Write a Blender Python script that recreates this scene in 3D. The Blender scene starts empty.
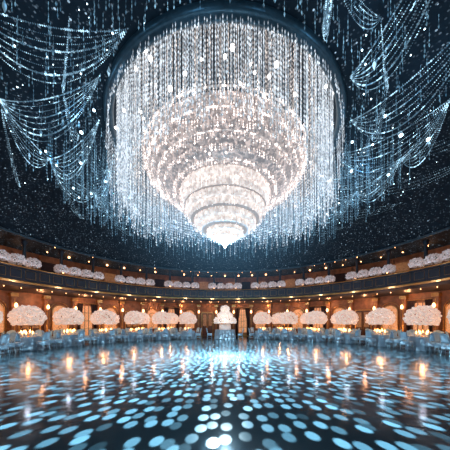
import bpy, bmesh, math, random
import numpy as np
from mathutils import Vector, Matrix
random.seed(7); rng=np.random.default_rng(7)
CY=10.5; EYE=1.6
S=bpy.context.scene
S.view_settings.view_transform='Standard'
def link(o):
    S.collection.objects.link(o); return o
# ---------------- materials
def newmat(n):
    m=bpy.data.materials.new(n); m.use_nodes=True
    nt=m.node_tree; return m,nt,nt.nodes,nt.links,nt.nodes['Principled BSDF']
def mat(n,col,rough=.5,metal=0,em=None,es=0,var=0.0,scale=6,spec=.5):
    m,nt,N,L,b=newmat(n)
    b.inputs['Roughness'].default_value=rough; b.inputs['Metallic'].default_value=metal
    b.inputs['Specular IOR Level'].default_value=spec
    tc=N.new('ShaderNodeTexCoord'); no=N.new('ShaderNodeTexNoise'); no.inputs['Scale'].default_value=scale
    L.new(tc.outputs['Object'],no.inputs['Vector'])
    r=N.new('ShaderNodeValToRGB'); L.new(no.outputs['Fac'],r.inputs['Fac'])
    r.color_ramp.elements[0].position=.3; r.color_ramp.elements[1].position=.7
    r.color_ramp.elements[0].color=tuple(max(0,c*(1-var)) for c in col)+(1,)
    r.color_ramp.elements[1].color=tuple(min(1,c*(1+var)) for c in col)+(1,)
    L.new(r.outputs['Color'],b.inputs['Base Color'])
    if em:
        b.inputs['Emission Color'].default_value=(*em,1); b.inputs['Emission Strength'].default_value=es
        m.cycles.emission_sampling='NONE'
    return m
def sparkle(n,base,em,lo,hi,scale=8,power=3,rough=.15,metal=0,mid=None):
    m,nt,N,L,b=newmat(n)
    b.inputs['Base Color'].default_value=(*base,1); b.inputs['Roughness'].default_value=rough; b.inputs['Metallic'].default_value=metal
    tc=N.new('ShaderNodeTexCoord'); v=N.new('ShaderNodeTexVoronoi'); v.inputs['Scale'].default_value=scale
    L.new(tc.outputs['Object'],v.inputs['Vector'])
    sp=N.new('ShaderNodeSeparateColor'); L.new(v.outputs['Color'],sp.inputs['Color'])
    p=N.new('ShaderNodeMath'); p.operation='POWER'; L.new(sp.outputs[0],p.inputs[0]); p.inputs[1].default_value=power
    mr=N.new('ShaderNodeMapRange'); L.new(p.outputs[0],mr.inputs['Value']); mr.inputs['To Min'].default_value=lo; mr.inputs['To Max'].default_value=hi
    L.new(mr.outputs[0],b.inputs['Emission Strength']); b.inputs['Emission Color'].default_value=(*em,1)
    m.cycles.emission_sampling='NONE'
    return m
M_gold=mat('gold_trim',(.5,.28,.1),.3,.9,var=.2)
M_dark=mat('dark_panel',(.012,.014,.024),.4,var=.3)
M_wall=mat('bronze_wall',(.24,.11,.055),.55,var=.35,scale=3)
M_niche=mat('amber_glow_panel',(.45,.24,.13),.4,em=(1,.45,.2),es=.5,var=.6,scale=9)  # warm light on the panels put into the material as emission
M_nicheU=mat('amber_glow_panel_dim',(.2,.1,.05),.4,em=(1,.42,.16),es=.14,var=.6,scale=9)  # same amber panel with a weaker painted-in glow
M_drape=mat('drape',(.03,.02,.03),.8,var=.3)
M_wood=mat('door_wood',(.1,.04,.02),.4,var=.3)
M_cloth=mat('tablecloth',(.35,.5,.62),.75,var=.06)
M_chair=mat('chair_fabric',(.42,.64,.8),.6,var=.06)
M_china=mat('china',(.8,.8,.8),.2)
M_stem=mat('green_leaf',(.05,.1,.04),.6,var=.3)
M_flame=mat('candle_flame',(1,.7,.4),.5,em=(1,.45,.15),es=9)
M_flower=mat('blossom',(.9,.74,.66),.7,em=(1,.68,.53),es=.36,var=.15,scale=5)  # emission lifts the petals in place of light falling on them
M_flowerB=mat('blossom_balcony',(.75,.66,.66),.7,em=(1,.74,.66),es=.14,var=.3,scale=5)  # balcony petals, brightness partly put in as emission
M_bulbW=mat('warm_bulb',(1,.8,.6),.5,em=(1,.45,.18),es=7)
M_bulbC=mat('cool_bulb',(1,1,1),.5,em=(.62,.88,1),es=6)
M_rim=mat('rim_metal',(.05,.085,.11),.35,.5,var=.2)
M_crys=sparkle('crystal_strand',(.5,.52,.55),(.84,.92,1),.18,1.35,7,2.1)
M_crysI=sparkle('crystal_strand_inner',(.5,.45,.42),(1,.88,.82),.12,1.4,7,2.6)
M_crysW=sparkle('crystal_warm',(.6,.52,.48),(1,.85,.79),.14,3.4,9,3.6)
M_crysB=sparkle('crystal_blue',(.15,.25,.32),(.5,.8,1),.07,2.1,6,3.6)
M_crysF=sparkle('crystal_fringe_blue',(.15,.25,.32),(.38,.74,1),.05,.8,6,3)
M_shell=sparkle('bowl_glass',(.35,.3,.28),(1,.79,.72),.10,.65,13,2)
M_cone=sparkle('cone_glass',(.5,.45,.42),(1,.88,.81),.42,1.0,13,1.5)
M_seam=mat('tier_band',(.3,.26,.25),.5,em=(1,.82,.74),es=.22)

class MB:
    def __init__(s): s.v=[];s.f=[];s.m=[];s.mats=[]
    def mi(s,m):
        if m not in s.mats: s.mats.append(m)
        return s.mats.index(m)
    def add(s,vs,fs,m,T=None):
        o=len(s.v); i=s.mi(m)
        if T is not None: vs=[T(*v) for v in vs]
        s.v+= [tuple(v) for v in vs]; s.f+=[tuple(a+o for a in f) for f in fs]; s.m+=[i]*len(fs)
    def box(s,x0,x1,y0,y1,z0,z1,m,T=None,tx=1,ty=1):
        cx,cy=(x0+x1)/2,(y0+y1)/2
        vs=[]
        for z,kx,ky in((z0,tx,ty),(z1,1,1)):
            for x,y in((x0,y0),(x1,y0),(x1,y1),(x0,y1)): vs.append((cx+(x-cx)*kx,cy+(y-cy)*ky,z))
        s.add(vs,[(3,2,1,0),(4,5,6,7),(0,1,5,4),(1,2,6,5),(2,3,7,6),(3,0,4,7)],m,T)
    def lathe(s,prof,m,n=24,c=(0,0),T=None,wav=None,a0=0,a1=2*math.pi):
        full=abs(a1-a0-2*math.pi)<1e-6
        k=n if full else n+1
        vs=[];fs=[]
        for j,(r,z) in enumerate(prof):
            for i in range(k):
                a=a0+(a1-a0)*i/n
                rr=r*(wav(a,j) if wav else 1)
                vs.append((c[0]+rr*math.sin(a),c[1]+rr*math.cos(a),z))
        for j in range(len(prof)-1):
            for i in range(n):
                i2=(i+1)%k
                fs.append((j*k+i,j*k+i2,(j+1)*k+i2,(j+1)*k+i))
        s.add(vs,fs,m,T)
    def tube(s,pts,r,m,n=6,T=None):
        pts=[Vector(p) for p in pts]; vs=[];fs=[]
        for i,p in enumerate(pts):
            d=(pts[min(i+1,len(pts)-1)]-pts[max(i-1,0)]).normalized()
            a=d.orthogonal().normalized() if i==0 else (a-d*a.dot(d)).normalized()
            b=d.cross(a); rr=r[i] if isinstance(r,(list,tuple)) else r
            for k in range(n):
                t=2*math.pi*k/n; vs.append(tuple(p+a*rr*math.cos(t)+b*rr*math.sin(t)))
        for i in range(len(pts)-1):
            for k in range(n):
                k2=(k+1)%n; fs.append((i*n+k,i*n+k2,(i+1)*n+k2,(i+1)*n+k))
        fs.append(tuple(range(n))[::-1]); fs.append(tuple((len(pts)-1)*n+k for k in range(n)))
        s.add(vs,fs,m,T)
    def obj(s,name,smooth=False,parent=None):
        me=bpy.data.meshes.new(name); me.from_pydata(s.v,[],s.f)
        for m in s.mats: me.materials.append(m)
        me.polygons.foreach_set('material_index',s.m)
        if smooth: me.polygons.foreach_set('use_smooth',[True]*len(s.f))
        me.update(); o=link(bpy.data.objects.new(name,me))
        if parent: o.parent=parent
        return o
def npmesh(name,V,F,m,parent=None,smooth=False):
    me=bpy.data.meshes.new(name); k=F.shape[1]
    me.vertices.add(len(V)); me.vertices.foreach_set('co',V.astype(np.float32).ravel())
    me.loops.add(F.size); me.loops.foreach_set('vertex_index',F.astype(np.int32).ravel())
    me.polygons.add(len(F)); me.polygons.foreach_set('loop_start',np.arange(0,F.size,k,dtype=np.int32))
    me.materials.append(m); me.update(calc_edges=True); me.validate()
    if smooth: me.polygons.foreach_set('use_smooth',[True]*len(F))
    o=link(bpy.data.objects.new(name,me))
    if parent: o.parent=parent
    return o
OV=np.array([(1,0,0),(0,1,0),(-1,0,0),(0,-1,0),(0,0,1),(0,0,-1)],float)
OF=np.array([(0,1,4),(1,2,4),(2,3,4),(3,0,4),(1,0,5),(2,1,5),(3,2,5),(0,3,5)])
bmt=bmesh.new(); bmesh.ops.create_icosphere(bmt,subdivisions=1,radius=1)
IV=np.array([v.co[:] for v in bmt.verts]); IF=np.array([[v.index for v in f.verts] for f in bmt.faces]); bmt.free()
def scatter(name,C,R,m,parent=None,tv=OV,tf=OF,smooth=False):
    C=np.array(C,float); R=np.array(R,float)
    if R.ndim==1: R=np.repeat(R[:,None],3,1)
    V=(tv[None]*R[:,None,:]+C[:,None,:]).reshape(-1,3)
    F=(tf[None]+(np.arange(len(C))*len(tv))[:,None,None]).reshape(-1,3)
    return npmesh(name,V,F,m,parent,smooth)
def P(phi,r,z,u=0):
    s,c=math.sin(phi),math.cos(phi)
    return (r*s+u*c, CY+r*c-u*s, z)
def TP(phi):
    return lambda u,r,z: P(phi,r,z,u)
rad=math.radians

# ---------------- FLOOR
m,nt,N,L,b=newmat('polished_floor')
b.inputs['Roughness'].default_value=.15; b.inputs['Specular IOR Level'].default_value=.38
tc=N.new('ShaderNodeTexCoord'); no=N.new('ShaderNodeTexNoise'); no.inputs['Scale'].default_value=1.2; no.inputs['Detail'].default_value=6
L.new(tc.outputs['Object'],no.inputs['Vector']); r=N.new('ShaderNodeValToRGB'); L.new(no.outputs['Fac'],r.inputs['Fac'])
r.color_ramp.elements[0].color=(.024,.052,.07,1); r.color_ramp.elements[1].color=(.04,.078,.10,1)
L.new(r.outputs['Color'],b.inputs['Base Color'])
n2=N.new('ShaderNodeTexNoise'); n2.inputs['Scale'].default_value=2.5; L.new(tc.outputs['Object'],n2.inputs['Vector'])
bp=N.new('ShaderNodeBump'); bp.inputs['Strength'].default_value=.05; L.new(n2.outputs['Fac'],bp.inputs['Height']); L.new(bp.outputs[0],b.inputs['Normal'])
fb=MB(); fb.lathe([(15.6,-.15),(15.6,0),(.001,0)],m,96,(0,CY)); fb.obj('floor')

# ---------------- WALLS
w=MB(); w.lathe([(15.5,-.1),(15.5,3.8)],M_wall,96,(0,CY)); w.obj('wall_ground')
w=MB(); w.lathe([(15.5,3.8),(15.5,6.9)],M_wall,96,(0,CY)); w.obj('wall_balcony')
w=MB(); w.lathe([(15.5,.0),(15.42,.0),(15.42,.25),(15.5,.27)],M_gold,96,(0,CY)); w.obj('baseboard_ring')
pan=MB(); nb=48
doors=0
for k in range(nb):
    ph=rad(360/nb*k); T=TP(ph)
    Tp=TP(ph+rad(180/nb))
    pan.box(-.16,.16,15.2,15.5,0.0,3.6,M_wall,Tp); pan.box(-.21,.21,15.14,15.5,0,.3,M_gold,Tp)
    pan.box(-.22,.22,15.12,15.5,3.35,3.6,M_gold,Tp); pan.box(-.03,.03,15.17,15.2,.4,3.2,M_gold,Tp)
    pan.tube([(0,15.2,2.5),(0,15.05,2.5),(0,15.02,2.6)],.02,M_gold,6,Tp)
    pan.lathe([(.0,2.58),(.06,2.6),(.1,2.72),(.06,2.88),(0,2.92)],M_bulbW,10,(0,15.02),Tp)
    def arch(x,z0,zs,rr,y,t,mt):
        pts=[(-x,y,z0),(-x,y,zs)]+[(-x*math.cos(a),y,zs+rr*math.sin(a)) for a in [math.pi*i/12 for i in range(1,12)]]+[(x,y,zs),(x,y,z0)]
        pan.tube(pts,t,mt,6,T)
        return pts
    typ=k%4
    if typ in(0,2):
        pts=arch(.55,.9,2.4,.55,15.38,.04,M_gold)
        pan.add([(p[0],15.45,p[2]) for p in pts],[tuple(range(len(pts)))],M_niche,T)
        pan.tube([(.25*math.cos(a),15.4,2.3+.25*math.sin(a)) for a in [2*math.pi*i/16 for i in range(17)]],.03,M_gold,6,T)
        for zz in (1.2,1.6): pan.tube([(.0,15.4,zz-.15),(.15,15.4,zz),(0,15.4,zz+.15),(-.15,15.4,zz),(0,15.4,zz-.15)],.02,M_gold,5,T)
        arch(.7,.6,2.45,.72,15.44,.025,M_gold)
    elif typ==1:
        pan.box(-.45,.45,15.42,15.48,.4,3.0,M_niche,T)
        for x in(-.15,.15): pan.box(x-.015,x+.015,15.38,15.42,.4,3.0,M_dark,T)
        for z in(1.0,1.7,2.4): pan.box(-.45,.45,15.38,15.42,z-.015,z+.015,M_dark,T)
        for sx in(-1,1):
            vs=[];fs=[];n=14
            for j,(z,wd) in enumerate([(3.2,.5),(2.3,.4),(1.5,.25),(1.2,.2),(.6,.27),(.05,.3)]):
                for i in range(n+1):
                    vs.append((sx*(.78-wd*i/n),15.3+.05*math.sin(i*2.4),z))
            for j in range(5):
                for i in range(n): fs.append((j*(n+1)+i,j*(n+1)+i+1,(j+1)*(n+1)+i+1,(j+1)*(n+1)+i))
            pan.add(vs,fs,M_drape,T)
        pan.tube([(-.85,15.3,3.22),(.85,15.3,3.22)],.03,M_gold,6,T)
    else:
        d=MB(); doors+=1
        d.box(-.68,.68,15.36,15.5,0,2.7,M_gold,T); 
        for sx in(-1,1):
            x0,x1=sorted((sx*.02,sx*.58)); d.box(x0,x1,15.3,15.36,0.02,2.6,M_wood,T)
            for z0,z1 in((.2,1.0),(1.15,2.45)): d.box(x0+.09,x1-.09,15.27,15.3,z0,z1,M_nicheU if z0>1 else M_wood,T)
            d.tube([(sx*.07,15.27,1.0),(sx*.07,15.22,1.02),(sx*.07,15.22,1.28),(sx*.07,15.27,1.3)],.015,M_gold,6,T)
        d.obj('door_%d'%doors)
pan.obj('wall_panelling')

# ---------------- BALCONY
bl=MB()
bl.lathe([(15.5,3.72),(12.5,3.72),(12.25,3.8),(12.15,3.86)],M_dark,128,(0,CY))
bl.lathe([(12.15,3.86),(12.1,3.88),(12.08,3.98),(12.15,4.02)],M_gold,128,(0,CY))
bl.lathe([(12.15,4.02),(12.22,4.05),(12.25,4.75),(12.2,4.8),(12.2,4.86),(12.5,4.86),(12.5,4.1),(15.5,4.1)],M_dark,128,(0,CY))
bl.lathe([(12.16,4.8),(12.13,4.83),(12.16,4.87),(12.5,4.89)],M_gold,128,(0,CY))
for k in range(96):
    T=TP(rad(3.75*k)); 
    bl.tube([(-.28,12.2,4.18),(.28,12.2,4.18),(.28,12.2,4.66),(-.28,12.2,4.66),(-.28,12.2,4.18)],.012,M_gold,4,T)
bl.obj('balcony')
col=MB()
for k in range(36):
    c=P(rad(10*k+5),12.75,0)[:2]
    col.lathe([(.17,4.1),(.17,4.3),(.11,4.36),(.10,6.3),(.17,6.42),(.18,6.62)],M_dark,12,c)
    col.lathe([(.0,5.0),(.06,5.05),(.08,5.15),(0,5.28)],M_bulbW,8,P(rad(10*k+5),12.55,0)[:2])
col.obj('balcony_columns')
up=MB()
for k in range(60):
    T=TP(rad(6*k+3))
    up.box(-.5,.5,15.4,15.48,4.3,6.2,M_nicheU if k%2==0 else M_drape,T)
    up.box(-.62,-.54,15.34,15.5,4.1,6.5,M_wall,T)
up.obj('wall_balcony_panelling')
C=[];R=[]
for k in range(90):
    if random.random()<.5: continue
    C.append(P(rad(4*k),12.32,6.6)); R.append(random.choice([.025,.04,.03]))
for k in range(60):
    C.append(P(rad(6*k),14.0,6.62)); R.append(random.choice([.05,.09]))
for k in range(90):
    C.append(P(rad(4*k+1),13.0,3.69)); R.append(.03)
scatter('soffit_downlights',C,R,M_bulbW,None,IV,IF)

# ---------------- CEILING
m,nt,N,L,b=newmat('star_ceiling'); M_ceil=m
b.inputs['Roughness'].default_value=.8
tc=N.new('ShaderNodeTexCoord')
def dots(scale,th,power,k):
    v=N.new('ShaderNodeTexVoronoi'); v.inputs['Scale'].default_value=scale; L.new(tc.outputs['Object'],v.inputs['Vector'])
    lt=N.new('ShaderNodeMath'); lt.operation='LESS_THAN'; L.new(v.outputs['Distance'],lt.inputs[0]); lt.inputs[1].default_value=th
    sp=N.new('ShaderNodeSeparateColor'); L.new(v.outputs['Color'],sp.inputs[0])
    p=N.new('ShaderNodeMath'); p.operation='POWER'; L.new(sp.outputs[0],p.inputs[0]); p.inputs[1].default_value=power
    q=N.new('ShaderNodeMath'); q.operation='MULTIPLY'; L.new(p.outputs[0],q.inputs[0]); L.new(lt.outputs[0],q.inputs[1])
    k1=N.new('ShaderNodeMath'); k1.operation='MULTIPLY'; L.new(q.outputs[0],k1.inputs[0]); k1.inputs[1].default_value=k
    return k1
a=dots(10,.28,1.5,.26); c2=dots(4,.12,1,1.1)
ad=N.new('ShaderNodeMath'); ad.operation='ADD'
L.new(a.outputs[0],ad.inputs[0]); L.new(c2.outputs[0],ad.inputs[1])
L.new(ad.outputs[0],b.inputs['Emission Strength']); b.inputs['Emission Color'].default_value=(.42,.6,.78,1)
no=N.new('ShaderNodeTexNoise'); no.inputs['Scale'].default_value=.8; L.new(tc.outputs['Object'],no.inputs['Vector'])
r=N.new('ShaderNodeValToRGB'); L.new(no.outputs['Fac'],r.inputs['Fac'])
r.color_ramp.elements[0].color=(.006,.011,.018,1); r.color_ramp.elements[1].color=(.010,.018,.028,1); L.new(r.outputs[0],b.inputs['Base Color'])
b.inputs['Specular IOR Level'].default_value=.2
m.cycles.emission_sampling='NONE'
ce=MB()
ce.lathe([(15.5,6.7),(12.35,6.7),(12.2,6.62),(12.2,6.75),(12.15,7.3),(11.95,7.35),(11.8,7.9),(11.5,7.98),(11.2,8.4),(10.8,8.5),(10.2,8.85),(8.8,9.2),(7,9.42),(5,9.5)],M_ceil,128,(0,CY))
ce.lathe([(4.72,9.4),(4.72,11.6),(4.6,11.8),(.001,11.9)],M_ceil,128,(0,CY))
ce.obj('ceiling',True)
t=MB(); t.lathe([(12.25,6.62),(12.15,6.6),(12.1,6.68),(12.2,6.75)],M_rim,128,(0,CY)); t.obj('trim_1')
t=MB(); t.lathe([(5.0,9.5),(4.98,9.38),(4.9,9.35),(4.84,9.36),(4.8,9.28),(4.7,9.3),(4.66,9.42),(4.72,9.5)],M_rim,128,(0,CY)); t.obj('trim_2',True)

# ---------------- CHANDELIER
ch=link(bpy.data.objects.new('chandelier',None)); ch.location=(0,0,0)
def strands(R,n,ztop,zbot,bead=.12,br=.016,jit=.03,a0=0,a1=360,keep=1,flare=0):
    C=[];Q=[]
    for i in range(n):
        if random.random()>keep: continue
        a=rad(a0+(a1-a0)*(i+random.random()*.6)/n); rr=R+random.uniform(-jit,jit)
        zb=zbot(a) if callable(zbot) else zbot
        z=ztop(a) if callable(ztop) else ztop; s=random.uniform(.8,1.25); z0=z
        while z>zb:
            x,y,_=P(a,rr+flare*(z0-z),0)
            C.append((x,y,z)); Q.append((br*s,br*s,bead*.52)); z-=bead
        x,y,_=P(a,rr+flare*(z0-z),0)
        C.append((x,y,z)); Q.append((br*1.9,br*1.9,bead*.5))
    return C,Q
E=EYE
C=[];Q=[]
def add(t): C.extend(t[0]); Q.extend(t[1])
side=lambda a: abs(math.sin(a))
add(strands(4.5,440,E+9.2,lambda a:E+(6.1-1.2*side(a))+random.uniform(-.5,.7)*1.0,.15,.0145,.06,keep=.9))
add(strands(4.25,340,E+9.4,lambda a:E+6.3-1.0*side(a)+random.uniform(-.4,.6),.15,.0145,.08,keep=.9))
def zsk(a):
    aa=abs((a+math.pi)%(2*math.pi)-math.pi); f=max(0,min(1,(rad(120)-aa)/rad(22)))
    return E+7.6-f*random.uniform(1.6,2.9)
sk=[]
add(strands(4.86,300,lambda a:E+7.72 if abs((a+math.pi)%(2*math.pi)-math.pi)<rad(122) else E+7.62,zsk,.15,.012,.05,flare=.03))
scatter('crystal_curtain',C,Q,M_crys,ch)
C=[];Q=[]
add(strands(3.9,220,E+9.6,lambda a:E+6.7-.4*side(a)+random.uniform(-.3,.5),.15,.013,.1))
add(strands(3.2,150,E+9.8,lambda a:E+7.3+random.uniform(-.3,.5),.16,.012,.15))
add(strands(2.3,90,E+9.9,lambda a:E+7.6+random.uniform(-.3,.5),.16,.012,.3))
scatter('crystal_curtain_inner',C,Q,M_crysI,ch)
b1=MB(); c0=(0,CY)
b1.lathe([(3.3,E+7.35),(3.5,E+7.2),(3.5,E+7.0),(3.35,E+6.85),(3.3,E+6.7),(3.1,E+6.45),(2.95,E+6.4),(2.8,E+6.2),(2.45,E+6.05),(2.2,E+5.95),(1.9,E+5.9)],M_shell,96,c0)
b1.obj('bowl_shell',True,ch)
b2=MB()
cone=[(2.05,5.95,5.62),(1.98,5.58,5.28),(1.84,5.24,4.98),(1.66,4.95,4.72),(1.42,4.69,4.48),(1.14,4.45,4.26),(.84,4.23,4.06),(.54,4.03,3.88)]
for i,(R_,zt,zb_) in enumerate(cone):
    nx=cone[i+1][0] if i+1<len(cone) else .3
    b2.lathe([(R_*.98,E+zt+.01),(R_,E+zt),(R_*.99,E+(zt+zb_)/2),(R_*.955,E+zb_)],M_cone,96,c0)
    b2.lathe([(R_*.955,E+zb_),(min(nx,R_*.955)*.985,E+zb_-.03)],M_seam if i%2 else M_cone,96,c0)
b2.lathe([(.52,E+3.88),(.34,E+3.78),(.2,E+3.66),(.1,E+3.56),(.02,E+3.45)],M_cone,48,c0)
b2.obj('cone_shell',True,ch)
rim=MB()
for R_,z_ in [(3.55,7.3),(3.36,6.85),(2.98,6.42),(2.25,5.98)]: rim.lathe([(R_,E+z_-.03),(R_+.04,E+z_),(R_,E+z_+.03),(R_-.03,E+z_)],M_crysW,96,c0)
for k in range(12):
    a=rad(30*k+7); rim.tube([P(a,3.5,E+7.3),P(a,2.6,E+10.2)],.025,M_rim,6)
rim.tube([P(0,0,E+6),P(0,0,E+10.25)],.12,M_rim,10)
rim.obj('tier_rings',False,ch)
C=[];Q=[]
for R_,z_,ln in((3.55,7.35,.42),(3.4,6.95,.38),(3.2,6.7,.32),(2.98,6.45,.28),(2.7,6.22,.22),(2.3,6.05,.25)):
    add(strands(R_+.05,int(R_*56),E+z_,lambda a:E+z_-ln*random.uniform(.7,1.2),.09,.02,.02))
for R_,zt,zb_ in cone:
    add(strands(R_+.015,int(R_*50),E+zt,lambda a:E+zb_+random.uniform(-.06,.04),.06,.014,.01))
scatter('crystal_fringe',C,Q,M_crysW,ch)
C=[];R=[]
for k in range(60):
    a=random.uniform(0,2*math.pi); rr=random.uniform(1.5,4.2); C.append(P(a,rr,E+random.uniform(7.6,9.8))); R.append(random.uniform(.03,.09))
for k in range(24):
    a=rad(15*k); C.append(P(a,4.6,E+random.uniform(6.6,8.4))); R.append(.05)
for k in range(130):
    a=random.uniform(0,2*math.pi); t_=random.random(); C.append(P(a,2.45+1.15*t_,E+6.05+1.15*t_)); R.append(random.uniform(.02,.05))
scatter('lamp_bulbs',C,R,mat('chandelier_bulb',(1,1,1),.5,em=(1,.9,.84),es=6),ch,IV,IF)
m=bpy.data.materials.new('halo_glow_volume'); m.use_nodes=True; nt=m.node_tree; N=nt.nodes; L=nt.links; N.clear()  # blue halo round the chandelier, painted as an emission-only volume; scatters no light
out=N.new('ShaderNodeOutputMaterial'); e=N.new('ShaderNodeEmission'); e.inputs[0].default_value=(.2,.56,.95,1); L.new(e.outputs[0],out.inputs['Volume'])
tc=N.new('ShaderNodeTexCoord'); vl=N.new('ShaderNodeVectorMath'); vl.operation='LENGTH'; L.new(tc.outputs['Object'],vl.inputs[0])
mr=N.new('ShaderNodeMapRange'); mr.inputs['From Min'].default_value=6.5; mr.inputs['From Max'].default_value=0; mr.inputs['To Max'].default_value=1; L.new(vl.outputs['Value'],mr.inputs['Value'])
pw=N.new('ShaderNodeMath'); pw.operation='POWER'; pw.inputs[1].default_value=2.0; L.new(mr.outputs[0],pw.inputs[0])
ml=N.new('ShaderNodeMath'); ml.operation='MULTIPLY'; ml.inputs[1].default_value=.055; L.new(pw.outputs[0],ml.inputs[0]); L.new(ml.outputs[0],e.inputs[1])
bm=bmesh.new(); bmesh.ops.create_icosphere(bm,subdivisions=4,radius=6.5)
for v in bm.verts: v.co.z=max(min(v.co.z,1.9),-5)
me=bpy.data.meshes.new('halo_glow_volume'); bm.to_mesh(me); bm.free(); me.materials.append(m)
halo=link(bpy.data.objects.new('halo_glow_volume',me)); halo.location=(0,CY,E+5.9); halo.parent=ch

# ---------------- CEILING GARLANDS
C=[];Q=[]
def zc(r):
    prof=[(4.9,9.42),(7,9.38),(8.8,9.16),(10.2,8.8),(10.8,8.45),(11.2,8.3),(11.8,7.8),(12.15,7.25)]
    return float(np.interp(r,[p[0] for p in prof],[p[1] for p in prof]))
def garland(p0,p1,sag,sp=.06,br=.02):
    p0=np.array(p0);p1=np.array(p1); Ln=np.linalg.norm(p1-p0)+sag; n=max(4,int(Ln/sp))
    for i in range(n+1):
        t=i/n; p=p0*(1-t)+p1*t; p=p+np.array([0,0,-sag*(4*t*(1-t))**.9])
        C.append(tuple(p)); q=br*random.choice([.8,1,1,1.4]); Q.append((q,q,q))
na=18
for k in range(na):
    st=rad(360/na); a=st*(k+.5)
    if k in(8,9): continue
    for j in range(8):
        garland(P(a,5.2,zc(5.1)),P(a+st*1.0,8.2,zc(8.2)),.35+.2*j,.055,.013 if j%3 else .023)
    for j in range(7):
        garland(P(a,8.2,zc(8.2)),P(a+st,8.2,zc(8.2)),.2+.16*j,.06,.012 if j%3 else .021)
    for j in range(5):
        garland(P(a+st*.5,6.2,zc(6.2)),P(a+st*1.5,6.2,zc(6.2)),.25+.15*j,.06,.012)
    for j in range(4):
        garland(P(a,8.2,zc(8.2)),P(a+st*1.3,10.6,zc(10.6)),.2+.16*j,.075,.012)
    for q_ in range(3):
        x,y,z=P(a+st*random.random(),random.uniform(5.6,8.0),0); z=9.2-random.uniform(.6,1.4)
        C.append((x,y,z)); Q.append((.05,.05,.14))
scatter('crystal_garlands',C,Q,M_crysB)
C=[];Q=[]
for r_,n_,ln in ((5.3,170,1.6),(5.6,200,2.2),(6.0,230,2.7),(6.5,230,2.5),(7.1,200,2.0),(7.8,190,1.5)):
    def zb(a,r_=r_,ln=ln):
        aa=abs((a+math.pi)%(2*math.pi)-math.pi)
        f=1 if aa<rad(105) else .12
        return zc(r_)-ln*f*random.uniform(.6,1.25)
    add(strands(r_,n_,lambda a:zc(r_),zb,.14,.011,.15))
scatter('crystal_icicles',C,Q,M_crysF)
C=[];R=[]
for k in range(260):
    a=random.uniform(0,2*math.pi); rr=random.uniform(5.3,9.8); C.append(P(a,rr,zc(rr)-random.uniform(.1,.7))); R.append(random.choice([.01,.014,.018,.024]))
for k in range(40):
    a=random.uniform(-2.2,2.2); rr=random.uniform(5.2,8.2); C.append(P(a,rr,zc(rr)-random.uniform(.3,1.3))); R.append(random.uniform(.04,.07))
scatter('fairy_lights',C,R,M_bulbC,None,IV,IF)

# ---------------- TABLES / CHAIRS / FLOWERS
def build_chair():
    c=MB()
    for sx in(-1,1):
        c.tube([(sx*.2,-.2,0),(sx*.185,-.19,.44)],[.014,.02],M_chair,8)
        c.tube([(sx*.2,.24,0),(sx*.19,.2,.25),(sx*.185,.19,.46),(sx*.19,.22,.75),(sx*.17,.27,.98)],[.014,.018,.021,.019,.017],M_chair,8)
    vs=[];fs=[];n=24
    prof=[(.9,.43),(1,.45),(1,.48),(.93,.515),(.6,.53),(0.01,.535)]
    for s_,z in prof:
        for i in range(n):
            a=2*math.pi*i/n; ca,sa=math.cos(a),math.sin(a)
            vs.append((.235*s_*math.copysign(abs(ca)**.5,ca),.225*s_*math.copysign(abs(sa)**.5,sa),z))
    for j in range(len(prof)-1):
        for i in range(n): fs.append((j*n+i,j*n+(i+1)%n,(j+1)*n+(i+1)%n,(j+1)*n+i))
    fs.append(tuple(range(n))[::-1]); c.add(vs,fs,M_chair)
    vs=[];fs=[];n=10
    for y_o in(0,.03):
        for j in range(7):
            t=j/6; z=.6+.4*t
            for i in range(n+1):
                u=i/n*2-1; hw=.19-.01*t
                zz=z+(.06*(1-u*u) if j==6 else 0)
                vs.append((u*hw,.205+.07*t+.04*(1-u*u)+y_o,zz))
    k=7*(n+1)
    for o_ in(0,k):
        for j in range(6):
            for i in range(n):
                q=o_+j*(n+1)+i; fs.append((q,q+1,q+n+2,q+n+1))
    for i in range(n):
        fs.append((i,i+1,k+i+1,k+i)); q=6*(n+1)+i; fs.append((q,q+1,k+q+1,k+q))
    for j in range(6):
        for i in(0,n):
            q=j*(n+1)+i; fs.append((q,q+n+1,k+q+n+1,k+q))
    c.add(vs,fs,M_chair)
    for x0,x1,y0,y1 in((-.21,.21,-.215,-.2),(-.21,.21,.2,.215),(-.225,-.21,-.2,.2),(.21,.225,-.2,.2)):
        c.box(x0,x1,y0,y1,.30,.45,M_chair)
    z=.14
    c.tube([(-.195,-.2,z),(-.195,.22,z)],.01,M_chair,6); c.tube([(.195,-.2,z),(.195,.22,z)],.01,M_chair,6); c.tube([(-.195,0,z),(.195,0,z)],.01,M_chair,6)
    return c
def build_table(rt=.70):
    t=MB()
    wv=lambda a,j: 1+(.0 if j>3 else .05*(4-j)/4*math.sin(a*14))
    t.lathe([(rt*1.06,.01),(rt*1.05,.25),(rt*1.03,.5),(rt*1.01,.68),(rt,.74),(rt*.985,.755),(.001,.757)],M_cloth,112,wav=wv)
    for k in range(6):
        a=rad(60*k); x,y=.5*math.sin(a),.5*math.cos(a)
        t.lathe([(.001,.76),(.09,.762),(.13,.775),(.125,.78),(.08,.768)],M_china,16,(x,y))
        x,y=.42*math.sin(a+.4),.42*math.cos(a+.4)
        t.lathe([(.035,.76),(.006,.765),(.006,.86),(.035,.9),(.04,.97),(.036,.97)],M_china,8,(x,y))
    for k in range(5):
        a=rad(72*k+20); x,y=.25*math.sin(a),.25*math.cos(a)
        t.lathe([(.04,.76),(.045,.80),(.045,.9),(.03,.9)],M_china,8,(x,y))
        t.lathe([(.0,.9),(.032,.94),(.024,1.02),(0,1.1)],M_flame,6,(x,y))
    return t
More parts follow.
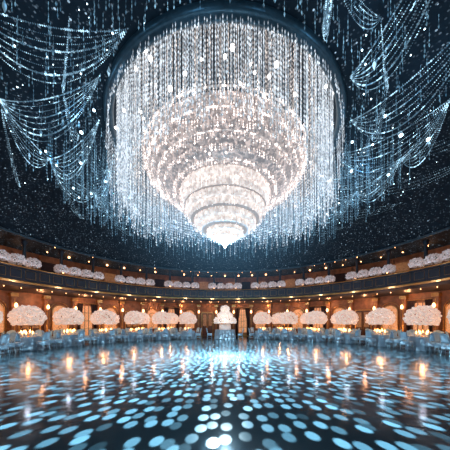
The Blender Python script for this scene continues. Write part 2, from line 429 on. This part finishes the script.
def blossoms(mb,n,rx,rz,cz,br,seed,c=(0,0),flat=-.6,mt=None):
    rd=random.Random(seed)
    gi=math.pi*(3-5**.5)
    for i in range(n):
        u=1-2*(i+.5)/n
        if u<flat: u=flat
        s=math.sqrt(max(0,1-u*u)); a=gi*i; k=rd.uniform(.86,1.08)
        x,y,z=c[0]+rx*s*math.cos(a)*k,c[1]+rx*s*math.sin(a)*k,cz+rz*u*k
        q=br*rd.uniform(.75,1.25); rot=Matrix.Rotation(rd.uniform(0,6),3,'Z')@Matrix.Rotation(rd.uniform(0,6),3,'X')
        vs=[tuple(Vector((x,y,z))+(rot@Vector(v))*q*(1.0 if ii%2 else .8)) for ii,v in enumerate(IV)]
        mb.add(vs,[tuple(f) for f in IF],mt or M_flower)
def build_floral(rx,rz,zc_,n,br,base=0.757,mt=None):
    f=MB()
    f.lathe([(.16,base),(.16,base+.015),(.03,base+.04),(.018,base+.3),(.022,zc_-rz*.55),(.1,zc_-rz*.45),(.13,zc_-rz*.2)],M_gold,14)
    f.lathe([(rx*.2,zc_-rz*.62),(rx*.8,zc_-rz*.5),(rx*.88,zc_),(rx*.6,zc_+rz*.7),(.001,zc_+rz*.85)],M_stem,20)
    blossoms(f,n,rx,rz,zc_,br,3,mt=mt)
    return f
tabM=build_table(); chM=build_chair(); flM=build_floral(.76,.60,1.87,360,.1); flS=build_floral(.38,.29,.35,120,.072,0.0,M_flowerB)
protos={}
def inst(key,mb,name,loc,rz,smooth=True):
    if key not in protos:
        o=mb.obj(name,smooth); protos[key]=o.data
    else:
        o=link(bpy.data.objects.new(name,protos[key]))
    o.location=loc; o.rotation_euler=(0,0,rz); return o
def light(name,loc,E_,col,r=.05,spec=.1):
    l=bpy.data.lights.new(name,'POINT'); l.energy=E_; l.color=col; l.shadow_soft_size=r; l.specular_factor=spec
    o=link(bpy.data.objects.new(name,l)); o.location=loc; return o
def table_group(phd,R_,lit=True):
    ph=rad(phd); p=P(ph,R_,0)
    inst('t',tabM,'banquet_table',p,-ph)
    fo=inst('f',flM,'floral_centerpiece',p,random.uniform(0,6)); s=random.uniform(.88,1.06); fo.scale=(s,s,1)
    for k in range(6):
        a=ph+rad(60*k+180); x=p[0]+1.06*math.sin(a); y=p[1]+1.06*math.cos(a)
        inst('c',chM,'dining_chair',(x,y,0),-a+random.uniform(-.1,.1))
    light('candle_glow',(p[0],p[1],1.2),20,(1,.45,.18),.06,.6)
for s_ in(-1,1):
    for phd in(18,30,42,54,66,78,90,102): table_group(s_*phd,11.55)
    for phd in(24,36,48,60,72,84): table_group(s_*phd,13.7)
p=P(0,11.0,0)
big=MB(); wv=lambda a,j: 1+(.0 if j>3 else .04*(4-j)/4*math.sin(a*18))
big.lathe([(1.0,.01),(.98,.3),(.96,.6),(.94,.8),(.93,.86),(.92,.88),(.001,.882)],M_cloth,144,wav=wv)
o=big.obj('display_table',True); o.location=p
ck=MB()
M_cake=mat('icing',(.85,.8,.78),.5,em=(1,.8,.7),es=.3)  # icing brightened by emission of its own
M_bl2=mat('blossom_bright',(.9,.8,.75),.6,em=(1,.84,.74),es=.42,var=.15)  # display petals, lit look put in as emission
ck.lathe([(.001,.885),(.55,.885),(.55,1.35),(.5,1.4),(.001,1.4)],M_cake,40)
ck.lathe([(.12,1.4),(.12,1.7)],M_gold,12); ck.lathe([(.36,2.0),(.36,2.4),(.3,2.45),(.001,2.45)],M_cake,32); ck.lathe([(.07,2.4),(.07,2.8)],M_gold,12)
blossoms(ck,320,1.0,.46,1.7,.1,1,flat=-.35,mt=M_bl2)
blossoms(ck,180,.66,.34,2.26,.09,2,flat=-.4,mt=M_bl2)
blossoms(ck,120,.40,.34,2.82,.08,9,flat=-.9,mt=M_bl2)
ck.lathe([(.001,1.45),(.85,1.5),(.9,1.7),(.5,2.02),(.001,2.05)],M_stem,24)
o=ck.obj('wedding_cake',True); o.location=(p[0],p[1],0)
light('cake_glow',(p[0],p[1]-1.6,1.9),14,(1,.8,.68),.05)
for s_ in(-1,1):
    inst('c',chM,'dining_chair',(p[0]+s_*1.45,p[1]-.2,0),-s_*math.pi/2)
for k in range(-26,27):
    if k%5==2: continue
    inst('fs',flS,'balcony_flowers',P(rad(4*k+2),12.36,4.88),random.uniform(0,6))

# ---------------- LIGHTS
for k in range(-9,10):
    light('wall_washer',P(rad(12*k+6),14.7,3.3),27,(1,.43,.18),.06)
    light('balcony_lamp',P(rad(12*k),14.3,6.2),9,(1,.45,.2),.06)
    light('flower_fill_light',P(rad(12*k+6),11.6,3.7),14,(.8,.85,1),.05)  # added fill ring to brighten the table flowers
for k in range(16):
    a=rad(360/16*k+10); light('ceiling_blue_fill',P(a,5.9+1.2*(k%2),zc(7)-1.2),26,(.25,.64,1),.05)  # added blue fill lights that give the ceiling its teal glow
for k in range(5):
    light('chandelier_lamp',P(rad(72*k),2.6,E+8.6),100,(1,.86,.78),.08)
light('cool_fill_light',(0,CY,E+3.38),420,(.3,.68,1),.03,0)  # added cool fill below the tip for chairs and floor; no bulb here
l=bpy.data.lights.new('gobo_projector','SPOT'); l.energy=15000; l.color=(.62,.88,1); l.shadow_soft_size=.015; l.spot_size=rad(140); l.spot_blend=.15; l.specular_factor=0
go=link(bpy.data.objects.new('gobo_projector',l)); go.location=(0,CY,E+3.35)
l.use_nodes=True; nt=l.node_tree; N=nt.nodes; L=nt.links
em=[n for n in N if n.type=='EMISSION'][0]
tc=N.new('ShaderNodeTexCoord'); sx=N.new('ShaderNodeSeparateXYZ'); L.new(tc.outputs['Normal'],sx.inputs[0])
def mth(op,a,b=None,c=None):
    n=N.new('ShaderNodeMath'); n.operation=op
    for i,v in enumerate((a,b,c)):
        if v is None: continue
        if isinstance(v,(int,float)): n.inputs[i].default_value=v
        else: L.new(v,n.inputs[i])
    return n.outputs[0]
def mrange(v,a,b,c,d):
    n=N.new('ShaderNodeMapRange'); L.new(v,n.inputs['Value'])
    for k_,x in zip(('From Min','From Max','To Min','To Max'),(a,b,c,d)): n.inputs[k_].default_value=x
    return n.outputs[0]
az=mth('MAXIMUM',mth('ABSOLUTE',sx.outputs[2]),.05)
px=mth('DIVIDE',sx.outputs[0],az); py=mth('DIVIDE',sx.outputs[1],az)
rr=mth('MAXIMUM',mth('SQRT',mth('ADD',mth('MULTIPLY',px,px),mth('MULTIPLY',py,py))),.02)
f=mth('POWER',rr,-.32)
cb=N.new('ShaderNodeCombineXYZ'); L.new(mth('MULTIPLY',px,f),cb.inputs[0]); L.new(mth('MULTIPLY',py,f),cb.inputs[1])
v=N.new('ShaderNodeTexVoronoi'); v.voronoi_dimensions='2D'; v.inputs['Scale'].default_value=21; v.inputs['Randomness'].default_value=.75
L.new(cb.outputs[0],v.inputs['Vector'])
mk=mrange(v.outputs['Distance'],.36,.29,0,1)
sc=N.new('ShaderNodeSeparateColor'); L.new(v.outputs['Color'],sc.inputs[0])
br=mth('ADD',mth('MULTIPLY',mth('POWER',sc.outputs[0],1.1),1.6),.10)
cosf=mth('MINIMUM',mth('POWER',az,-2.65),16)
ctr=mth('ADD',.6,mth('MULTIPLY',6.5,mth('POWER',2.718,mth('MULTIPLY',rr,-2.6))))
edge=mrange(rr,1.7,2.15,1,.06)
soft=mth('MULTIPLY',.38,mth('POWER',2.718,mth('MULTIPLY',rr,-2.8)))
pat=mth('ADD',mth('MULTIPLY',mk,br),soft)
st=mth('MULTIPLY',mth('MULTIPLY',pat,edge),mth('MULTIPLY',cosf,ctr))
L.new(st,em.inputs['Strength'])

w=bpy.data.worlds.new('world'); S.world=w; w.use_nodes=True
w.node_tree.nodes['Background'].inputs[0].default_value=(.03,.06,.1,1); w.node_tree.nodes['Background'].inputs[1].default_value=.2
cd=bpy.data.cameras.new('camera'); cam=link(bpy.data.objects.new('camera',cd)); cam.location=(0,0,EYE); cam.rotation_euler=(math.pi/2,0,0)
cd.sensor_width=36; cd.lens=18; cd.shift_y=97/450; S.camera=cam
